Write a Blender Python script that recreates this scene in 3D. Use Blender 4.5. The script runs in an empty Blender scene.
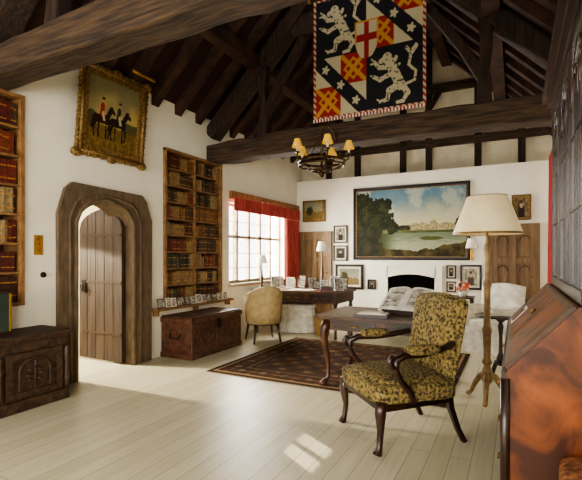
import bpy, math, random
from mathutils import Vector, Matrix, noise
random.seed(7)
pi=math.pi
D=bpy.data
col=bpy.context.scene.collection

# ------------------------------------------------------------------ materials
def s2l(c):
    return tuple((x/12.92 if x<=0.04045 else ((x+0.055)/1.055)**2.4) for x in c)
MATS={}
def mat(name,c,rough=.6,metal=0.,c2=None,scale=8.,stretch=(1,1,1),bump=0.,detail=4.,coat=0.,emit=None,kind='noise',lo=.35,hi=.65,dist=0.):
    if name in MATS: return MATS[name]
    m=D.materials.new(name); m.use_nodes=True; nt=m.node_tree; n=nt.nodes; l=nt.links
    b=n['Principled BSDF']
    b.inputs['Roughness'].default_value=rough; b.inputs['Metallic'].default_value=metal
    if coat: b.inputs['Coat Weight'].default_value=coat; b.inputs['Coat Roughness'].default_value=.15
    tc=n.new('ShaderNodeTexCoord'); mp=n.new('ShaderNodeMapping'); mp.inputs['Scale'].default_value=stretch
    l.new(tc.outputs['Object'],mp.inputs['Vector'])
    if kind=='voronoi':
        t=n.new('ShaderNodeTexVoronoi'); t.inputs['Scale'].default_value=scale; out=t.outputs['Distance']
    else:
        t=n.new('ShaderNodeTexNoise'); t.inputs['Scale'].default_value=scale; t.inputs['Detail'].default_value=detail; t.inputs['Distortion'].default_value=dist; out=t.outputs['Fac']
    l.new(mp.outputs['Vector'],t.inputs['Vector'])
    r=n.new('ShaderNodeValToRGB'); r.color_ramp.elements[0].position=lo; r.color_ramp.elements[1].position=hi
    c2=c2 or tuple(x*.85 for x in c)
    r.color_ramp.elements[0].color=(*s2l(c2),1); r.color_ramp.elements[1].color=(*s2l(c),1)
    l.new(out,r.inputs['Fac']); l.new(r.outputs['Color'],b.inputs['Base Color'])
    if bump:
        bp=n.new('ShaderNodeBump'); bp.inputs['Strength'].default_value=bump; bp.inputs['Distance'].default_value=.02
        l.new(out,bp.inputs['Height']); l.new(bp.outputs['Normal'],b.inputs['Normal'])
    if emit:
        b.inputs['Emission Color'].default_value=(*s2l(emit[0]),1); b.inputs['Emission Strength'].default_value=emit[1]
    MATS[name]=m; return m
def attr_mat(name,rough=.6,spec=.5):
    m=D.materials.new(name); m.use_nodes=True; nt=m.node_tree
    a=nt.nodes.new('ShaderNodeAttribute'); a.attribute_name='Col'
    b=nt.nodes['Principled BSDF']; b.inputs['Roughness'].default_value=rough; b.inputs['Specular IOR Level'].default_value=spec
    nz=nt.nodes.new('ShaderNodeTexNoise'); nz.inputs['Scale'].default_value=120
    bp=nt.nodes.new('ShaderNodeBump'); bp.inputs['Strength'].default_value=.15; bp.inputs['Distance'].default_value=.004
    nt.links.new(nz.outputs['Fac'],bp.inputs['Height']); nt.links.new(bp.outputs['Normal'],b.inputs['Normal'])
    nt.links.new(a.outputs['Color'],b.inputs['Base Color']); return m

plaster=mat('plaster',(.93,.91,.85),.9,c2=(.90,.875,.805),scale=2.5,bump=.08)
plaster_b=mat('plaster_gable',(.90,.87,.78),.9,c2=(.84,.80,.70),scale=4,bump=.1)
oak_dark=mat('oak_dark',(.30,.20,.12),.7,c2=(.15,.10,.06),scale=6,stretch=(6,.6,6),bump=.4)
beam_x=mat('beam_oak',(.31,.235,.165),.85,c2=(.13,.09,.065),scale=4,stretch=(.8,9,9),bump=.7,detail=9)
oak_post=mat('oak_post',(.24,.165,.12),.8,c2=(.10,.065,.05),scale=5,stretch=(6,6,.5),bump=.5)
rafter_m=mat('rafter_oak',(.28,.175,.125),.8,c2=(.14,.085,.06),scale=5,bump=.3)
roof_board=mat('roof_boards',(.22,.105,.07),.85,c2=(.12,.055,.04),scale=4,stretch=(.5,8,.5),bump=.2)
oak_arch=mat('arch_oak',(.45,.375,.295),.9,c2=(.30,.245,.185),scale=5,stretch=(3,3,1.2),bump=.4,detail=8,lo=.25,hi=.75)
door_oak=mat('door_oak',(.29,.21,.15),.6,c2=(.17,.12,.085),scale=5,stretch=(6,6,.4),bump=.3)
door_brown=mat('door_brown',(.52,.41,.28),.55,c2=(.40,.30,.19),scale=5,stretch=(6,6,.5),bump=.2)
shelf_oak=mat('shelf_oak',(.58,.43,.27),.55,c2=(.43,.30,.18),scale=6,stretch=(2,2,2),bump=.1)
mahog=mat('mahogany',(.34,.20,.12),.36,c2=(.21,.11,.07),scale=5,stretch=(1.5,6,1.5),coat=.15)
mahog_d=mat('mahogany_dark',(.20,.10,.07),.35,c2=(.11,.055,.04),scale=5,coat=.3)
burr=mat('burr_walnut',(.56,.30,.13),.45,c2=(.25,.11,.05),scale=3,stretch=(1.5,1.5,1),detail=10,lo=.38,hi=.64,dist=1.2)
carved=mat('carved_oak',(.30,.21,.14),.5,c2=(.15,.10,.07),scale=22,bump=.5)
chestw=mat('chest_wood',(.40,.25,.17),.5,c2=(.24,.14,.10),scale=14,bump=.4)
iron=mat('iron',(.16,.13,.11),.5,.7,scale=20)
bronze=mat('bronze',(.36,.26,.13),.45,.7,c2=(.20,.14,.07),scale=20)
brass=mat('brass',(.72,.55,.26),.35,.9,scale=20)
gilt=mat('gilt',(.60,.48,.28),.5,.4,c2=(.34,.24,.12),scale=45,bump=.6)
black_f=mat('black_frame',(.11,.085,.06),.4,scale=20)
wood_f=mat('wood_frame',(.35,.22,.12),.4,scale=20)
cream_mat=mat('mount_card',(.86,.83,.74),.8,scale=10)
shade_m=mat('lampshade_parchment',(.93,.87,.72),.8,c2=(.90,.82,.66),scale=6,emit=((.95,.82,.6),.12))
shade_w=mat('lampshade_white',(.95,.93,.86),.8,scale=6,emit=((1,.95,.85),.15))
shade_y=mat('lampshade_yellow',(.94,.78,.32),.7,scale=10,emit=((1,.75,.25),.2))
lampwood=mat('lamp_wood',(.66,.54,.36),.45,c2=(.48,.36,.22),scale=12)
tapestry=mat('tapestry',(.58,.50,.30),.95,c2=(.17,.14,.085),scale=46,detail=4,bump=.3,lo=.37,hi=.60)
beige_f=mat('beige_fabric',(.76,.67,.48),.9,c2=(.68,.58,.40),scale=12)
white_f=mat('white_fabric',(.90,.88,.82),.9,scale=10)
red_f=mat('red_fabric',(.62,.18,.16),.85,c2=(.48,.10,.10),scale=6,stretch=(6,6,.5))
pink_f=mat('pelmet_fabric',(.72,.32,.29),.85,c2=(.58,.22,.20),scale=6,stretch=(6,6,.5))
paper=mat('paper',(.93,.92,.88),.8,c2=(.84,.82,.78),scale=14)
printed=mat('printed_page',(.80,.78,.72),.8,c2=(.30,.29,.27),scale=12,stretch=(1,1,3),lo=.35,hi=.55)
photo_m=mat('photo_print',(.75,.72,.66),.4,c2=(.22,.20,.18),scale=28)
leather=mat('leather_brown',(.40,.24,.15),.45,scale=12)
wicker=mat('wicker',(.76,.62,.36),.8,c2=(.5,.38,.2),scale=60,bump=.5)
green_m=mat('leaf_green',(.22,.38,.16),.7,scale=20)
flower_m=mat('flower_red',(.85,.28,.22),.7,c2=(.9,.5,.35),scale=30)
china=mat('white_china',(.92,.92,.88),.25,scale=8)
soot=mat('soot',(.045,.04,.035),.95,scale=10)
stone=mat('hearth_stone',(.62,.58,.50),.8,scale=8,bump=.2)
winframe=mat('window_frame_oak',(.70,.64,.54),.7,c2=(.58,.52,.42),scale=8)
greenglass=mat('green_case',(.16,.22,.20),.15,coat=.6,scale=6)
pane=mat('pane_glass',(.66,.66,.61),.08,c2=(.24,.24,.22),scale=2.2,coat=.8)
orange_f=mat('orange_fabric',(.62,.42,.26),.9,c2=(.35,.20,.12),scale=40)

# floor boards
fm=D.materials.new('floor_boards'); fm.use_nodes=True; nt=fm.node_tree; n=nt.nodes; l=nt.links
b=n['Principled BSDF']; b.inputs['Roughness'].default_value=.38
tc=n.new('ShaderNodeTexCoord'); mp=n.new('ShaderNodeMapping'); mp.inputs['Rotation'].default_value=(0,0,pi/2)
l.new(tc.outputs['Object'],mp.inputs['Vector'])
br=n.new('ShaderNodeTexBrick'); br.inputs['Scale'].default_value=1; br.inputs['Brick Width'].default_value=3.1; br.inputs['Row Height'].default_value=.13
br.inputs['Mortar Size'].default_value=.0025; br.inputs['Color1'].default_value=(*s2l((.83,.80,.70)),1); br.inputs['Color2'].default_value=(*s2l((.78,.755,.64)),1)
br.inputs['Mortar'].default_value=(*s2l((.60,.55,.43)),1); br.inputs['Bias'].default_value=0
l.new(mp.outputs['Vector'],br.inputs['Vector'])
mp2=n.new('ShaderNodeMapping'); mp2.inputs['Scale'].default_value=(14,.8,1); l.new(tc.outputs['Object'],mp2.inputs['Vector'])
nz=n.new('ShaderNodeTexNoise'); nz.inputs['Scale'].default_value=2.5; nz.inputs['Detail'].default_value=6; l.new(mp2.outputs['Vector'],nz.inputs['Vector'])
mx=n.new('ShaderNodeMix'); mx.data_type='RGBA'; mx.blend_type='MULTIPLY'; mx.inputs['Factor'].default_value=.4
l.new(br.outputs['Color'],mx.inputs['A'])
rp=n.new('ShaderNodeValToRGB'); rp.color_ramp.elements[0].color=(.72,.68,.58,1); rp.color_ramp.elements[0].position=.3; rp.color_ramp.elements[1].color=(1,1,1,1); rp.color_ramp.elements[1].position=.65
l.new(nz.outputs['Fac'],rp.inputs['Fac']); l.new(rp.outputs['Color'],mx.inputs['B']); l.new(mx.outputs['Result'],b.inputs['Base Color'])

# ------------------------------------------------------------------ mesh builder
class MB:
    def __init__(s): s.v=[];s.f=[];s.mi=[];s.sm=[];s.mats=[];s.T=Matrix.Identity(4)
    def add(s,vs,fs,m,smooth=False):
        if m not in s.mats: s.mats.append(m)
        k=len(s.v); mi=s.mats.index(m)
        for p in vs: s.v.append(s.T@Vector(p))
        for f in fs: s.f.append([k+i for i in f]); s.mi.append(mi); s.sm.append(smooth)
    def box(s,x0,x1,y0,y1,z0,z1,m):
        v=[(x0,y0,z0),(x1,y0,z0),(x1,y1,z0),(x0,y1,z0),(x0,y0,z1),(x1,y0,z1),(x1,y1,z1),(x0,y1,z1)]
        s.add(v,[(0,3,2,1),(4,5,6,7),(0,1,5,4),(1,2,6,5),(2,3,7,6),(3,0,4,7)],m)
    def obox(s,p0,p1,w,h,m,up=(0,0,1)):
        p0=Vector(p0);p1=Vector(p1);d=(p1-p0).normalized();u=Vector(up)
        r=d.cross(u).normalized();u=r.cross(d)
        v=[]
        for p in (p0,p1):
            for a,b_ in((-1,-1),(1,-1),(1,1),(-1,1)): v.append(p+r*a*w/2+u*b_*h/2)
        s.add(v,[(3,2,1,0),(4,5,6,7),(0,1,5,4),(1,2,6,5),(2,3,7,6),(3,0,4,7)],m)
    def tube(s,pts,rad,m,n=10,smooth=True,ry=None,phase=0):
        pts=[Vector(p) for p in pts]; N=len(pts)
        if not hasattr(rad,'__len__'): rad=[rad]*N
        vs=[];prev=None
        for i,p in enumerate(pts):
            d=(pts[min(i+1,N-1)]-pts[max(i-1,0)]).normalized()
            if prev is None:
                a=Vector((1,0,0)) if abs(d.x)<.9 else Vector((0,1,0)); r=(a-d*a.dot(d)).normalized()
            else: r=(prev-d*prev.dot(d)).normalized()
            prev=r; u=d.cross(r)
            for k in range(n):
                t=2*pi*k/n+phase; vs.append(p+r*math.cos(t)*rad[i]+u*math.sin(t)*rad[i]*(ry or 1))
        fs=[]
        for i in range(N-1):
            for k in range(n):
                k2=(k+1)%n; fs.append((i*n+k,i*n+k2,(i+1)*n+k2,(i+1)*n+k))
        fs.append(list(range(n))[::-1]); fs.append([(N-1)*n+k for k in range(n)])
        s.add(vs,fs,m,smooth)
    def lathe(s,prof,c,m,n=20,smooth=True,cap=True):
        vs=[];fs=[];N=len(prof)
        for r,z in prof:
            for k in range(n):
                t=2*pi*k/n; vs.append((c[0]+r*math.cos(t),c[1]+r*math.sin(t),c[2]+z))
        for i in range(N-1):
            for k in range(n):
                k2=(k+1)%n; fs.append((i*n+k,i*n+k2,(i+1)*n+k2,(i+1)*n+k))
        if cap: fs.append(list(range(n))[::-1]); fs.append([(N-1)*n+k for k in range(n)])
        s.add(vs,fs,m,smooth)
    def rbox(s,c,sz,m,e=.35,n=16):
        def P(w,e): return math.copysign(abs(w)**e,w)
        vs=[];fs=[]
        for i in range(n+1):
            a=-pi/2+pi*i/n
            for k in range(2*n):
                t=pi*k/n
                vs.append((c[0]+sz[0]/2*P(math.cos(a),e)*P(math.cos(t),e),c[1]+sz[1]/2*P(math.cos(a),e)*P(math.sin(t),e),c[2]+sz[2]/2*P(math.sin(a),e)))
        for i in range(n):
            for k in range(2*n):
                k2=(k+1)%(2*n); fs.append((i*2*n+k,i*2*n+k2,(i+1)*2*n+k2,(i+1)*2*n+k))
        s.add(vs,fs,m,True)
    def prism(s,poly,axis,a0,a1,m):
        def P(p,a):
            return {'x':(a,p[0],p[1]),'y':(p[0],a,p[1]),'z':(p[0],p[1],a)}[axis]
        n=len(poly); vs=[P(p,a0) for p in poly]+[P(p,a1) for p in poly]
        fs=[list(range(n))[::-1],list(range(n,2*n))]+[(i,(i+1)%n,n+(i+1)%n,n+i) for i in range(n)]
        s.add(vs,fs,m)
    def pillow(s,w0,w1,h,t,arch,m,n=20,M=None):
        old=s.T
        if M: s.T=s.T@M
        for sg in(-1,1):
            vs=[];fs=[]
            for j in range(n+1):
                v=-1+2*j/n; v_=math.sin(v*pi/2)
                for i in range(n+1):
                    u=math.sin((-1+2*i/n)*pi/2)
                    w=(w0+(w1-w0)*(v_+1)/2)/2
                    th=t/2*math.sqrt(max(0,(1-abs(u)**5)*(1-abs(v_)**5)))
                    z=h/2*v_+arch*(1-u*u)**1.5*(v_+1)/2
                    vs.append((u*w,sg*th,z))
            for j in range(n):
                for i in range(n):
                    q=[j*(n+1)+i,j*(n+1)+i+1,(j+1)*(n+1)+i+1,(j+1)*(n+1)+i]
                    fs.append(q if sg<0 else q[::-1])
            s.add(vs,fs,m,True)
        s.T=old
    def build(s,name,loc=(0,0,0),rot=(0,0,0),parent=None,bevel=0):
        me=D.meshes.new(name); me.from_pydata(s.v,[],s.f)
        for m in s.mats: me.materials.append(m)
        me.polygons.foreach_set('material_index',s.mi); me.polygons.foreach_set('use_smooth',s.sm); me.update()
        o=D.objects.new(name,me); col.objects.link(o); o.location=loc; o.rotation_euler=rot
        if parent: o.parent=parent
        if bevel:
            bm=o.modifiers.new('bevel','BEVEL'); bm.width=bevel; bm.segments=2; bm.limit_method='ANGLE'; bm.angle_limit=.8
        return o
def gridwall(mb,axis,a0,a1,u0,u1,z0,z1,holes,m):
    us=sorted({u0,u1,*[h[0] for h in holes],*[h[1] for h in holes]}); zs=sorted({z0,z1,*[h[2] for h in holes],*[h[3] for h in holes]})
    for i in range(len(us)-1):
        for j in range(len(zs)-1):
            cu=(us[i]+us[i+1])/2;cz=(zs[j]+zs[j+1])/2
            if any(h[0]<cu<h[1] and h[2]<cz<h[3] for h in holes): continue
            if axis=='x': mb.box(a0,a1,us[i],us[i+1],zs[j],zs[j+1],m)
            else: mb.box(us[i],us[i+1],a0,a1,zs[j],zs[j+1],m)
def canvas(name,w,h,nx,ny,fn,parent,y=0,flat=False,mt=None,loc=(0,0,0)):
    vs=[];cs=[];fs=[]
    for j in range(ny+1):
        for i in range(nx+1):
            u=i/nx;v=j/ny
            x=(u-.5)*w;z=(v-.5)*h
            vs.append((x,z,y) if flat else (x,y,z)); cs.append((*s2l([max(0,min(1,q)) for q in fn(u,v)]),1))
    for j in range(ny):
        for i in range(nx):
            k=j*(nx+1)+i; fs.append((k,k+1,k+nx+2,k+nx+1))
    me=D.meshes.new(name); me.from_pydata(vs,[],fs)
    a=me.color_attributes.new('Col','FLOAT_COLOR','POINT')
    a.data.foreach_set('color',[q for c in cs for q in c])
    me.materials.append(mt); me.update()
    o=D.objects.new(name,me); col.objects.link(o); o.parent=parent; o.location=loc
    return o
oil=attr_mat('oil_paint',.6,.2); cloth_p=attr_mat('banner_cloth',.85); rug_p=attr_mat('rug_pile',.97,.1)
def lerp(a,b,t): t=max(0,min(1,t)); return tuple(a[i]+(b[i]-a[i])*t for i in range(3))
def sm(a,b,x): t=max(0,min(1,(x-a)/(b-a))); return t*t*(3-2*t)
def nz2(x,y,s,o=0): return noise.noise(Vector((x*s+o,y*s+o*1.7,o)))
def cap(p,a,b,r):
    ax,ay=a;bx,by=b;dx=bx-ax;dy=by-ay;L=dx*dx+dy*dy
    t=0 if L==0 else max(0,min(1,((p[0]-ax)*dx+(p[1]-ay)*dy)/L))
    return math.hypot(p[0]-ax-t*dx,p[1]-ay-t*dy)<r

# ------------------------------------------------------------------ room dims
XL,XR=-4.25,.64; YB=8.52; YR=-2.6; ZP=3.48; XM=(XL+XR)/2; RZ=ZP+(XR-XL)/2

mb=MB(); mb.box(XL-.34,XR+.12,YR-.15,YB+.9,-.12,0,fm); mb.build('floor')
mb=MB(); gridwall(mb,'x',XL-.34,XL,YR,YB+.35,0,ZP,[(1.1,2.56,.87,2.90),(3.05,3.96,0,2.05),(4.45,5.75,.67,2.83),(5.98,7.92,.88,2.25)],plaster)
mb.box(XL-.34,XL-.30,1.1,2.56,.87,2.9,plaster); mb.box(XL-.34,XL-.30,4.45,5.75,.67,2.83,plaster)
mb.build('wall_left')
mb=MB(); gridwall(mb,'x',XR,XR+.12,YR,YB+.35,0,ZP,[(1.35,1.78,.73,.90),(-2.3,-.9,.8,2.3)],plaster); mb.build('wall_right')  # both openings added: a slot shaping the sun patch, a larger one for fill
mb=MB(); gridwall(mb,'y',YR-.15,YR,XL,XR,0,ZP,[(-3.8,-.2,.8,2.8)],plaster)  # unseen opening added behind the camera to let fill light in
mb.prism([(XL-.3,ZP),(XR+.12,ZP),(XM,RZ+.2)],'y',YR-.15,YR,plaster); mb.build('wall_rear')
# back wall
x0,x1=-2.26,-1.33
mb=MB(); gridwall(mb,'y',YB,YB+.28,XL,XR,0,2.97,[(x0,x1,0,1.0)],plaster)
mb.prism([(XL,2.9),(XR,2.9),(XR,ZP),(XM,RZ+.1),(XL,ZP)],'y',YB+.281,YB+.36,plaster_b)
mb.box(x0-.06,x0,YB+.1,YB+.8,0,1.1,soot); mb.box(x1,x1+.06,YB+.1,YB+.8,0,1.1,soot); mb.box(x0,x1,YB+.74,YB+.8,0,1.1,soot); mb.box(x0,x1,YB+.29,YB+.8,1.0,1.1,soot)
mb.build('wall_back')
# gable timbers
mb=MB()
for x in (-3.6,-2.95,-2.0,-1.5,-.62,.1): mb.box(x-.06,x+.06,YB+.22,YB+.30,2.975,min(ZP+.0+min(x-XL,XR-x),5.6)-.02,oak_post)
mb.box(XL,XR,YB+.2,YB+.30,3.46,3.60,beam_x)
mb.box(-3.1,-.5,YB+.2,YB+.30,4.5,4.66,beam_x)
mb.obox((-1.9,YB+.25,3.6),(-1.3,YB+.25,4.5),.08,.13,oak_post,up=(0,1,0))
mb.build('trim_gable_timber')
# fireplace surround
mb=MB()
for a,b_ in((x0-.16,x0+.02),(x1-.02,x1+.12)): mb.box(a,b_,YB-.035,YB-.001,0,1.16,plaster)
N=12; pts=[(x0,1.16),(x1,1.16)]+[(x1-(x1-x0)*i/N,.93+.07*math.sin(pi*i/N)) for i in range(N+1)]
mb.prism(pts,'y',YB-.035,YB-.001,plaster)
mb.box(x0-.2,x1+.15,YB-.07,YB-.001,1.14,1.18,plaster)
mb.box(x0-.1,x1+.1,YB-.35,YB-.001,0.0,.035,stone)
mb.build('fireplace_surround')
mb=MB()
for i,(y,z) in enumerate(((YB+.25,.16),(YB+.36,.16),(YB+.3,.25))): mb.tube([(x0+.2,y,z),(x1-.2,y+.05,z+.01)],.05,oak_dark,8)
mb.box(x0+.22,x0+.25,YB+.1,YB+.45,.0,.3,iron); mb.box(x1-.25,x1-.22,YB+.1,YB+.45,.0,.3,iron)
mb.box(x0+.2,x1-.2,YB+.2,YB+.42,.09,.115,iron)
mb.build('fire_grate')
# roof
mb=MB(); t=.12
mb.prism([(XL-.4,ZP-.4),(XM,RZ),(XM,RZ+.17),(XL-.57,ZP-.4)],'y',YR-.2,YB+.5,roof_board)
mb.prism([(XR+.4,ZP-.4),(XR+.57,ZP-.4),(XM,RZ+.17),(XM,RZ)],'y',YR-.2,YB+.5,roof_board)
mb.build('ceiling')
mb=MB(); y=YR+.3
while y<YB+.2:
    mb.obox((XL-.05,y,ZP-.12),(XM,y,RZ-.07),.10,.13,rafter_m,up=(0,1,0)); mb.obox((XR+.05,y,ZP-.12),(XM,y,RZ-.07),.10,.13,rafter_m,up=(0,1,0)); y+=.44
for f in(.36,.74):
    for sgn,xe in((1,XL),(-1,XR)):
        x=xe+sgn*f*(XM-XL); z=ZP+f*(RZ-ZP)-.2
        mb.box(x-.09,x+.09,YR,YB+.28,z-.09,z+.09,rafter_m)
mb.box(XM-.06,XM+.06,YR,YB+.28,RZ-.32,RZ-.1,rafter_m)
mb.build('trim_rafters')
def truss(name,yc,hz0,hz1,mid):
    mb=MB(); n=24
    for i in range(n):
        a=XL-.02+(XR-XL+.04)*i/n; b_=XL-.02+(XR-XL+.04)*(i+1)/n
        def top(x): return hz1+mid*math.sin(pi*(x-XL)/(XR-XL))+.03*noise.noise(Vector((x*2.5,yc,0)))
        def bot(x): return hz0+.03*math.sin(pi*(x-XL)/(XR-XL))+.035*noise.noise(Vector((x*2.5,yc,5)))
        v=[(a,yc-.14,bot(a)),(b_,yc-.14,bot(b_)),(b_,yc+.14,bot(b_)),(a,yc+.14,bot(a)),(a,yc-.14,top(a)),(b_,yc-.14,top(b_)),(b_,yc+.14,top(b_)),(a,yc+.14,top(a))]
        mb.add(v,[(0,3,2,1),(4,5,6,7),(0,1,5,4),(2,3,7,6)]+([(3,0,4,7)] if i==0 else [])+([(1,2,6,5)] if i==n-1 else []),beam_x)
    for sgn,xe in((1,XL),(-1,XR)):
        mb.obox((xe,yc,ZP-.25),(XM,yc,RZ-.25),.2,.26,oak_post,up=(0,1,0))
        xq=xe+sgn*.95; mb.tube([(xq,yc,hz1-.02),(xq+sgn*.02,yc,hz1+.4),(xq-sgn*.01,yc,hz1+.7),(xq,yc,ZP+.8)],[.12,.09,.09,.13],oak_post,4,False,phase=pi/4)
        mb.tube([(xq,yc,hz1+.3),(xq+sgn*.25,yc,hz1+.75),(xq+sgn*.65,yc,hz1+1.35)],[.09,.08,.08],oak_post,4,False,phase=pi/4)
    mb.box(XL+1.2,XR-1.2,yc-.08,yc+.08,4.5,4.72,oak_post)
    mb.build(name,bevel=.02)
truss('trim_truss_1',2.27,2.88,3.14,.06); truss('trim_truss_2',5.52,2.79,3.07,.05)
mb=MB(); mb.box(XL-.0,XL+.06,5.98,YB,2.31,2.44,shelf_oak); mb.build('trim_window_head')

# ------------------------------------------------------------------ windows
mb=MB(); y0,y1,z0,z1=5.98,7.92,.88,2.25; X=XL-.14
mb.box(X-.04,X+.04,y0,y1,z0,z0+.05,winframe); mb.box(X-.04,X+.04,y0,y1,z1-.05,z1,winframe)
for i in range(6):
    y=y0+(y1-y0)*i/5; mb.box(X-.04,X+.04,max(y0,y-.03),min(y1,y+.03),z0,z1,winframe)
mb.box(X-.04,X+.04,y0,y1,1.66,1.71,winframe)
for i in range(5):
    yc=y0+(y1-y0)*(i+.5)/5
    for z in(1.14,1.40,1.95): mb.box(X-.006,X+.006,yc-.18,yc+.18,z-.006,z+.006,winframe)
mb.box(XL-.34,XL+.05,y0-.02,y1+.02,z0-.05,z0,winframe)
mb.build('window_1')
mb=MB(); 
for i in range(6): x=-3.8+3.6*i/5; mb.box(x-.04,x+.04,YR-.1,YR-.04,.8,2.8,winframe)
mb.box(-3.8,-.2,YR-.1,YR-.04,1.8,1.88,winframe); mb.build('added_rear_window')  # mullions of the added rear opening, out of view, there for fill
mb=MB()
for y in(-2.27,-1.6,-.93): mb.box(XR+.03,XR+.09,y-.03,y+.03,.8,2.3,winframe)
mb.build('added_right_window')  # bars of the added right-hand opening, out of view, there for fill
mb=MB(); mb.box(XR+.03,XR+.09,1.55,1.58,.73,.90,winframe); mb.build('added_sun_slot')  # bar in the added slot, splits the sun patch on the floor

def curtain(mb,y0,y1,x,z0,z1,m,amp=.035,waves=5):
    n=waves*10; vs=[];fs=[]
    for i in range(n+1):
        y=y0+(y1-y0)*i/n
        for j in range(7):
            z=z0+(z1-z0)*j/6
            vs.append((x+amp*math.sin(2*pi*waves*i/n)*(1.15-.4*j/6),y,z))
    for i in range(n):
        for j in range(6): fs.append((i*7+j,i*7+j+1,(i+1)*7+j+1,(i+1)*7+j))
    mb.add(vs,fs,m,True)
mb=MB(); curtain(mb,7.86,8.46,XL+.08,.1,2.10,pink_f,.035,6); o=mb.build('curtain')
mb=MB(); curtain(mb,5.98,8.46,XL+.10,2.11,2.33,pink_f,.02,26); o=mb.build('curtain_pelmet')
mb=MB(); curtain(mb,7.0,7.7,XR-.14,.05,2.85,red_f,.07,5); mb.tube([(XR-.14,6.5,2.87),(XR-.14,8.3,2.87)],.018,brass); mb.build('curtain')

# ------------------------------------------------------------------ arched door
mb=MB(); yl,yr=3.10,3.90; zs=1.72; za=1.98; yc=(yl+yr)/2
def arch(u,a,b): return a+(b-a)*(.66*(1-u**3)**.5+.34*(1-u))
inn=[(yl,0)];out=[(2.90,0)]
inn.append((yl,zs)); out.append((2.89,1.80))
N=16
for i in range(1,N):
    t=i/N; y=yl+(yr-yl)*t; u=abs(2*t-1); z=arch(u,zs,za+.02)
    inn.append((y,z)); yo=2.90+(4.19-2.90)*t
    zo=(2.15-.04*t)-.20*max(0,abs(2*t-1)-.80)/.20
    out.append((yo,zo))
inn.append((yr,zs)); out.append((4.20,1.80)); inn.append((yr,0)); out.append((4.19,0))
n_=len(inn); X0,X1=XL-.34,XL+.05
vs=[];fs=[]
for (a,b_) in ((inn,X1),(out,X1),(inn,X0),(out,X0)): vs+=[(b_,p[0]+.008*noise.noise(Vector((p[1]*6,p[0]*3,1))),p[1]) for p in a]
for i in range(n_-1):
    fs.append((i,i+1,n_+i+1,n_+i)); fs.append((2*n_+i,3*n_+i,3*n_+i+1,2*n_+i+1)); fs.append((i,2*n_+i,2*n_+i+1,i+1)); fs.append((n_+i,n_+i+1,3*n_+i+1,3*n_+i))
mb.add(vs,fs,oak_arch)
mid=[((a[0]*.65+b_[0]*.35),(a[1]*.65+b_[1]*.35)) for a,b_ in zip(inn,out)]
mb.tube([(XL+.05,p[0],p[1]) for p in inn],.024,oak_arch,6)
mb.tube([(XL+.05,p[0],p[1]) for p in mid],.018,oak_arch,6)
mb.build('door_frame_1')
mb=MB(); w=.80
def ztop(s): return arch(abs(2*s-1),1.70,1.95)
k=5
full=[(0,.02)]+[(-w*j/24,ztop(j/24)) for j in range(25)]+[(-w,.02)]
mb.prism(full[::-1],'y',-.005,.03,door_oak)
for i in range(k):
    pts=[(-w*i/k-.005,.02),(-w*(i+1)/k+.005,.02)]
    top=[(-w*(i+1)/k+.005+(w/k-.01)*j/6, ztop((i+1-j/6*1.0)/k)) for j in range(7)]
    mb.prism(pts+top,'y',-.025,-.004,door_oak)
for z in(.35,1.0,1.6): mb.box(-w+.06,-.02,-.032,-.02,z,z+.03,oak_dark)
mb.tube([(-w+.1,-.06,1.0),(-w+.13,-.065,.95),(-w+.1,-.06,.90),(-w+.07,-.065,.95),(-w+.1,-.06,1.0)],.007,iron,6)
mb.box(-w+.06,-w+.14,-.035,-.02,.88,1.04,iron)
mb.build('door_1',(XL-.09,3.86,0),(0,0,0))
# hall beyond
mb=MB(); mb.box(-7.2,XL-.34,1.2,6,-.12,0,fm); mb.build('floor_hall')
mb=MB(); mb.box(-7.3,-7.2,1.2,6,0,2.7,plaster); mb.box(-7.2,XL-.34,6,6.1,0,2.7,plaster); mb.box(-7.2,XL-.34,1.1,1.2,0,2.7,plaster); mb.build('wall_hall')
mb=MB(); mb.box(-7.2,XL-.34,1.2,6,2.7,2.8,plaster); mb.build('ceiling_hall')

# back wall doors
def panel_door(name,w,h,loc,gothic):
    mb=MB(); fw=.07
    mb.box(-w/2-fw,-w/2,-.05,0,0,h+fw,door_brown); mb.box(w/2,w/2+fw,-.05,0,0,h+fw,door_brown); mb.box(-w/2,w/2,-.05,0,h,h+fw,door_brown)
    mb.box(-w/2,w/2,-.012,0,.01,h,door_brown)
    for x in(-w/2,-.04,w/2-.08): mb.box(x,x+.08,-.045,-.012,.01,h,door_brown)
    for z in(.01,.62,1.22,h-.1): mb.box(-w/2,w/2,-.043,-.012,z,z+.1,door_brown)
    for cx in(-w/4-.01,w/4+.01):
        for za,zb in((.13,.6),(.74,1.2),(1.34,h-.12)):
            mb.box(cx-w/4+.075,cx+w/4-.075,-.022,-.012,za,zb,door_brown)
            if gothic: mb.tube([(cx+(w/4-.085)*math.cos(t),-.024,zb-.12+.1*math.sin(t)) for t in [pi*i/8 for i in range(9)]],.009,oak_dark,5)
    mb.lathe([(.02,0),(.03,.015),(.02,.03)],(w/2-.05,-.06,.98),brass,10)
    mb.build(name,loc,bevel=.004)
panel_door('door_2',.62,1.80,(-3.80,YB-.001,0),False)
panel_door('door_3',.66,1.84,(-.03,YB-.001,0),True)

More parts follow.
